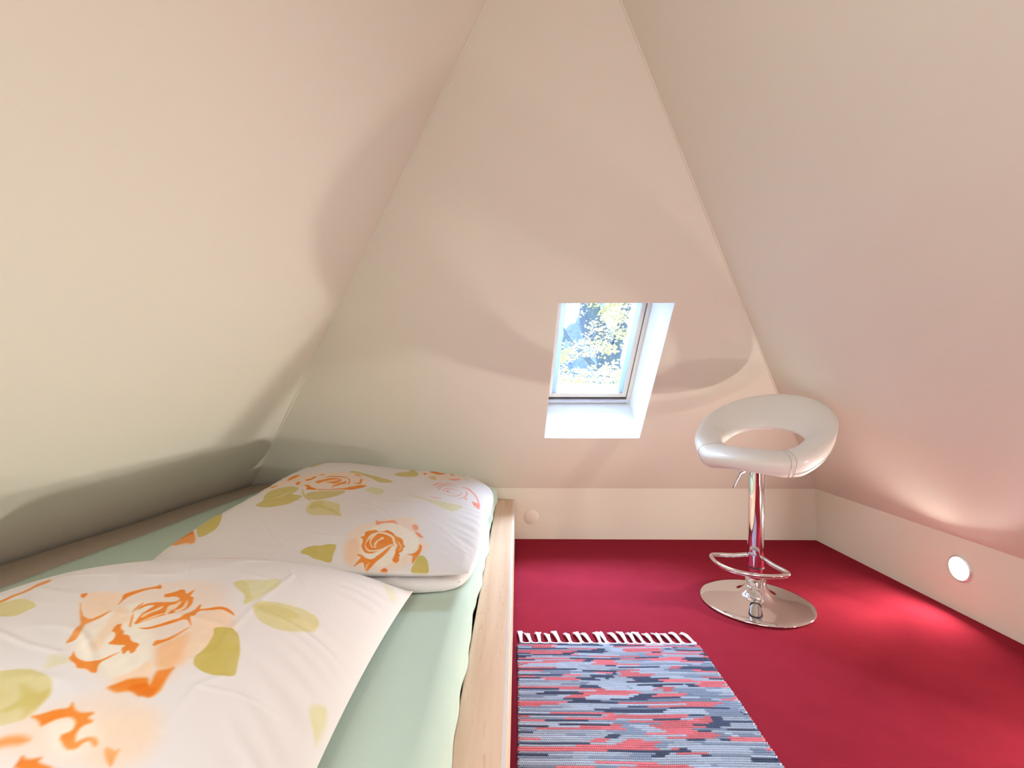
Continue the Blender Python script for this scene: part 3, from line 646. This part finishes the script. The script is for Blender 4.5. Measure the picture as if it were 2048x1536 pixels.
    me.polygons.foreach_set('loop_start', np.arange(len(Fa), dtype=np.int32)*4); me.polygons.foreach_set('loop_total', np.full(len(Fa), 4, np.int32)); me.update(calc_edges=True)
    me.polygons.foreach_set('use_smooth', np.ones(len(Fa), bool))
    lc = np.where(col <= .04045, col/12.92, ((col+.055)/1.055)**2.4).reshape(-1, 3); lc = np.concatenate([lc, np.tile(((base+.055)/1.055)**2.4, (inner.sum(), 1))])
    ca = me.color_attributes.new('Col', 'FLOAT_COLOR', 'POINT'); ca.data.foreach_set('color', np.concatenate([lc, np.ones((len(lc), 1))], 1).astype(np.float32).ravel())
    me.materials.append(M_print); o = bpy.data.objects.new(name, me); C.objects.link(o)
    if parent: o.parent = parent
    return o
tag(duvet('near', 'pillow', 'x', 620, 620), 'nearer white pillow with large orange roses, pointed corner towards the wooden rail', 'pillow')
fd = tag(duvet('far', 'folded_duvet', 'x', 600, 640), 'folded white duvet with orange roses at the far end of the bed', 'duvet')
duvet('fold', 'lower_fold', None, 120, 120, fd, prints=False)

# ------------------------------------------------------------------ rag rug
def rug():
    x0, x1, y0, y1 = 0.004, 0.606, 0.72, 1.615; nx, ny = 520, 900; rs = np.random.RandomState(8)
    per = .0072; nrow = int((y1-y0)/per)+2
    xs = np.linspace(x0, x1, nx); ys = np.linspace(y0, y1, ny)
    LB_, CO, NA = (184, 200, 222), (234, 126, 138), (74, 86, 114); MB = (142, 160, 188)
    rows = np.zeros((nrow, nx, 3)); prev = None
    for r in range(nrow):
        cur = np.zeros((nx, 3)); k = 0
        while k < nx:
            L = int(nx*rs.uniform(.04, .30)); c = [LB_, CO, NA, MB][rs.choice(4, p=[.42, .22, .17, .19])]
            cur[k:k+L] = np.array(c)*(1+rs.uniform(-.08, .08)); k += L
        if prev is not None:   # strips turn back at the edge and lie beside the row before
            a = rs.randint(0, nx); b = a+int(nx*rs.uniform(.1, .45)); sh = rs.randint(-14, 15); cur[a:b] = np.roll(prev, sh, 0)[a:b]
        rows[r] = cur; prev = cur
    X, Y = np.meshgrid(xs, ys); slant = .0012*np.sin(X*21+1)+.0016*np.sin(X*7); q = (Y-y0+slant)/per; ri = np.clip(q.astype(int), 0, nrow-1); fr = q-np.floor(q)
    xi = np.clip(((X-x0)/(x1-x0)*(nx-1)).astype(int)+rs.randint(-2, 3, X.shape), 0, nx-1); col = rows[ri, xi]
    wp = ((X/.0046+.5*(ri % 2)) % 1)
    bump = np.sin(math.pi*fr)**.6
    warp = np.exp(-((wp-.5)/.16)**2)*(1-bump*.55); grv = np.clip(1-np.minimum(fr, 1-fr)/.22, 0, 1)
    col = col*(1+.10*(rs.rand(*X.shape)-.5)[..., None])
    col = col*(1-.5*warp[..., None])+np.array([205, 212, 232])*.5*warp[..., None]
    col = col*(1-.68*(grv*(1-np.exp(-((wp-.5)/.2)**2)))[..., None])
    Z = .007+.0045*bump*(1-.45*np.exp(-((wp-.5)/.16)**2))+.0025*wav(X*2, Y*2, 5, 4)+.0015
    edge = .008*np.abs(np.sin(math.pi*(Y-y0)/(per*1.5)))*(1+.8*wav(X*0, Y, 3, 30))
    Xe = np.where(X < x0+.004, X-edge, np.where(X > x1-.004, X+edge*1.3, X))+.003*np.sin(Y*6)
    Z[:, 0] = Z[:, -1] = .004; 
    V = np.stack([Xe, Y, Z], -1).reshape(-1, 3); idx = np.arange(nx*ny).reshape(ny, nx)
    bd = np.concatenate([idx[0, :], idx[1:, -1], idx[-1, :-1][::-1], idx[1:-1, 0][::-1]]); B = V[bd].copy(); B[:, 2] = .0012
    Fa = np.stack([idx[:-1, :-1], idx[:-1, 1:], idx[1:, 1:], idx[1:, :-1]], -1).reshape(-1, 4).tolist(); n0 = len(V); nb = len(bd)
    for i in range(nb): Fa.append([int(bd[i]), n0+i, n0+(i+1) % nb, int(bd[(i+1) % nb])])
    Fa.append([n0+i for i in range(nb)])
    V = np.concatenate([V, B]); col = np.concatenate([col.reshape(-1, 3), col.reshape(-1, 3)[bd]])/255
    o = mesh_obj('woven_body', V, Fa, M_rug); lc = np.where(col <= .04045, col/12.92, ((col+.055)/1.055)**2.4)
    ca = o.data.color_attributes.new('Col', 'FLOAT_COLOR', 'POINT'); ca.data.foreach_set('color', np.concatenate([lc, np.ones((len(lc), 1))], 1).astype(np.float32).ravel())
    for p in o.data.polygons: p.use_smooth = True
    root = empty('rag_rug', (.305, 1.17, 0), 'small woven rag rug in blue grey and coral with white tassels beside the bed', 'rug'); local(o, root)
    # scalloped white header cord and knotted tassels
    rnd = random.Random(2); tx = [1040, 1059, 1076, 1096, 1115, 1136, 1158, 1175, 1193, 1206, 1229, 1244, 1260, 1277, 1295, 1313, 1332, 1351, 1374]
    X_ = [(p-1037)/337.*.597+.006 for p in tx]
    pts = []
    for i in range(len(X_)-1):
        for k in range(8):
            f = k/8; pts.append((X_[i]+(X_[i+1]-X_[i])*f, y1+.004+.006*abs(2*f-1)**2, .009))
    pts.append((X_[-1], y1+.01, .009)); local(bm_obj('header_cord', tube(pts, .0042, 8), M_tassel, smooth=True), root)
    for x in X_:
        bm = bmesh.new(); L = rnd.uniform(.068, .084); lean = rnd.uniform(-.020, -.004)
        for k in range(9):
            a = (k-4)/4; e = a*rnd.uniform(.007, .012)
            p = [(x+a*.002, y1+.006, .007), (x+a*.0035+lean*.3, y1+.006+L*.35, .010), (x+a*.006+lean*.75, y1+.006+L*.7, .011+.002*rnd.random()), (x+e+lean, y1+.006+L*rnd.uniform(.9, 1.05), .0045)]
            t = tube(smoothpath(p, 4), [.0030, .0032, .0030, .0028]*3+[.0012], 6) if False else tube(smoothpath(p, 4), .0026, 6)
            me = bpy.data.meshes.new('t'); t.to_mesh(me); t.free(); bm.from_mesh(me); bpy.data.meshes.remove(me)
        k_ = lathe([(0, -.007), (.005, -.005), (.0068, 0), (.005, .005), (0, .007)], 12, (x, y1+.010, .009), Matrix.Rotation(math.radians(90), 4, 'X'))
        me = bpy.data.meshes.new('t'); k_.to_mesh(me); k_.free(); bm.from_mesh(me); bpy.data.meshes.remove(me)
        local(bm_obj('tassel', bm, M_tassel, smooth=True, auto=80), root)
rug()

# ------------------------------------------------------------------ bar stool
def stool():
    cx, cy = .972, 1.952
    root = empty('bar_stool', (cx, cy, 0), 'white ring-shaped bar stool on a chrome column with round base', 'stool')
    def part(name, bm, m, **k): return bm_obj(name, bm, m, root, **k)
    part('base', lathe([(0, .002), (.205, .002), (.212, .004), (.213, .008), (.209, .011), (.19, .0145), (.15, .020), (.11, .026), (.085, .032), (.066, .041), (.052, .054), (.043, .068), (.038, .078), (0, .078)], 96), M_chrome, smooth=True, auto=80)
    part('collar', lathe([(0, .078), (.037, .078), (.040, .081), (.040, .084), (.037, .086), (.039, .089), (.039, .096), (.034, .100), (0, .100)], 64), M_chrome, smooth=True, auto=50)
    part('inner_column', lathe([(0, .100), (.0265, .100), (.0265, .160), (0, .160)], 48), M_chrome, smooth=True)
    part('column_ring', lathe([(0, .147), (.0315, .147), (.0315, .152), (0, .152)], 48), M_dark, smooth=True)
    part('column', lathe([(0, .152), (.0305, .152), (.0305, .545), (0, .545)], 64), M_chrome, smooth=True)
    # footrest: D loop, local frame
    Fv = Vector((-.70, -.714, 0)).normalized(); Rv = Vector((-Fv.y, Fv.x, 0))
    if Rv.x < 0: Rv = -Rv
    def L(a, b, z): return Rv*a+Fv*b+Vector((0, 0, z))
    zf = .180
    pts = [L(-.030, .010, zf+.012), L(-.075, .036, zf+.004), L(-.120, .058, zf), L(-.140, .078, zf), L(-.138, .105, zf), L(-.105, .150, zf), L(-.055, .183, zf), L(0, .194, zf), L(.055, .183, zf), L(.105, .150, zf), L(.138, .105, zf), L(.140, .078, zf), L(.120, .058, zf), L(.075, .036, zf+.004), L(.030, .010, zf+.012)]
    f = part('footrest', tube(smoothpath(pts, 6), .0084, 16), M_chrome, smooth=True)
    br = bm_obj('bracket', box((-.013, -.003, -.005), (.013, .003, .005), .0015), M_steel, root); br.location = Fv*.032+Vector((0, 0, .206)); br.rotation_euler = (0, 0, math.atan2(Rv.y, Rv.x))
    # seat
    Sf = Vector((-.74, -.67, 0)).normalized(); Sr = Vector((.67, -.74, 0)).normalized(); Sb = -Sf
    part('mounting_plate', prism([Sr*a+Sf*b+Vector((0, 0, .548)) for a, b in ((-.05, -.03), (.05, -.03), (.05, .10), (-.05, .10))], (0, 0, .010)), M_steel)
    part('lever', tube([Vector((-.045, -.02, .545)), Vector((-.080, -.035, .536)), Vector((-.118, -.058, .484))], .0038, 8), M_steel, smooth=True)
    n, mseg = 144, 40; bm = bmesh.new(); rings = []
    def sect(th):
        s = (1-math.cos(th))/2; sn = math.sin(th)
        O = Sr*(.268*sn-.004)+Sb*(.066-.232*math.cos(th)); I = Sr*(.152*sn)+Sb*(.080-.110*math.copysign(abs(math.cos(th))**(.45 if math.cos(th) > 0 else .8), math.cos(th)))
        fr = max(0, math.cos(th))**3
        ta = abs((th+math.pi) % (2*math.pi)-math.pi); q = max(0, (ta-math.radians(34))/math.radians(146)); q = (1-math.cos(math.pi*q))/2
        zO = .584+.262*q**.66; zI = .616+.082*q**.85; T = .041-.014*s
        return O+Vector((0, 0, zO)), I+Vector((0, 0, zI)), T, s
    def ring_pt(th, ph):
        O, I, T, s = sect(th); c = (O+I)/2; A = (O-I)/2; tang = Vector((math.cos(th)*Sr.x*.27+math.sin(th)*Sb.x*.235, math.cos(th)*Sr.y*.27+math.sin(th)*Sb.y*.235, 0)).normalized()
        Nn = tang.cross(A).normalized()
        if Nn.z < 0: Nn = -Nn
        cs, sn = math.cos(ph), math.sin(ph); e = .78
        a = math.copysign(abs(cs)**e, cs); b = math.copysign(abs(sn)**e, sn)
        p = c+A*a*1.0+Nn*b*(T*.80 if b > 0 else T)
        if b < 0:      # outer shell drops towards the base plate
            wdrop = (-b)*max(0, .35+.65*a)*(.5+.5*math.sin(math.pi*s)) if a > -.5 else 0
            drop = wdrop*(.068 if s < .9 else .06)*min(1, s*5)
            p = p - Vector((0, 0, drop)) - (O-Vector((0, 0, O.z))-Sb*.05).normalized()*drop*.45
        return p
    for i in range(n):
        th = i*2*math.pi/n; rings.append([bm.verts.new(ring_pt(th, k*2*math.pi/mseg)) for k in range(mseg)])
    for i in range(n):
        for k in range(mseg): bm.faces.new([rings[i][k], rings[i][(k+1) % mseg], rings[(i+1) % n][(k+1) % mseg], rings[(i+1) % n][k]])
    seat = part('seat_ring', bm, M_leather, smooth=True, auto=180)
    for th in (math.radians(-46), math.radians(40), math.radians(44)):
        pts = [ring_pt(th, k*2*math.pi/48) for k in range(48)]; o = bm_obj('seam', tube(pts, .0014, 6, closed=True), M_seam, seat, smooth=True)
    pp = [ring_pt(math.radians(44+a), math.radians(-28)) for a in range(0, 269, 4)]
    bm_obj('piping', tube(pp, .0016, 6), M_seam, seat, smooth=True)
stool()
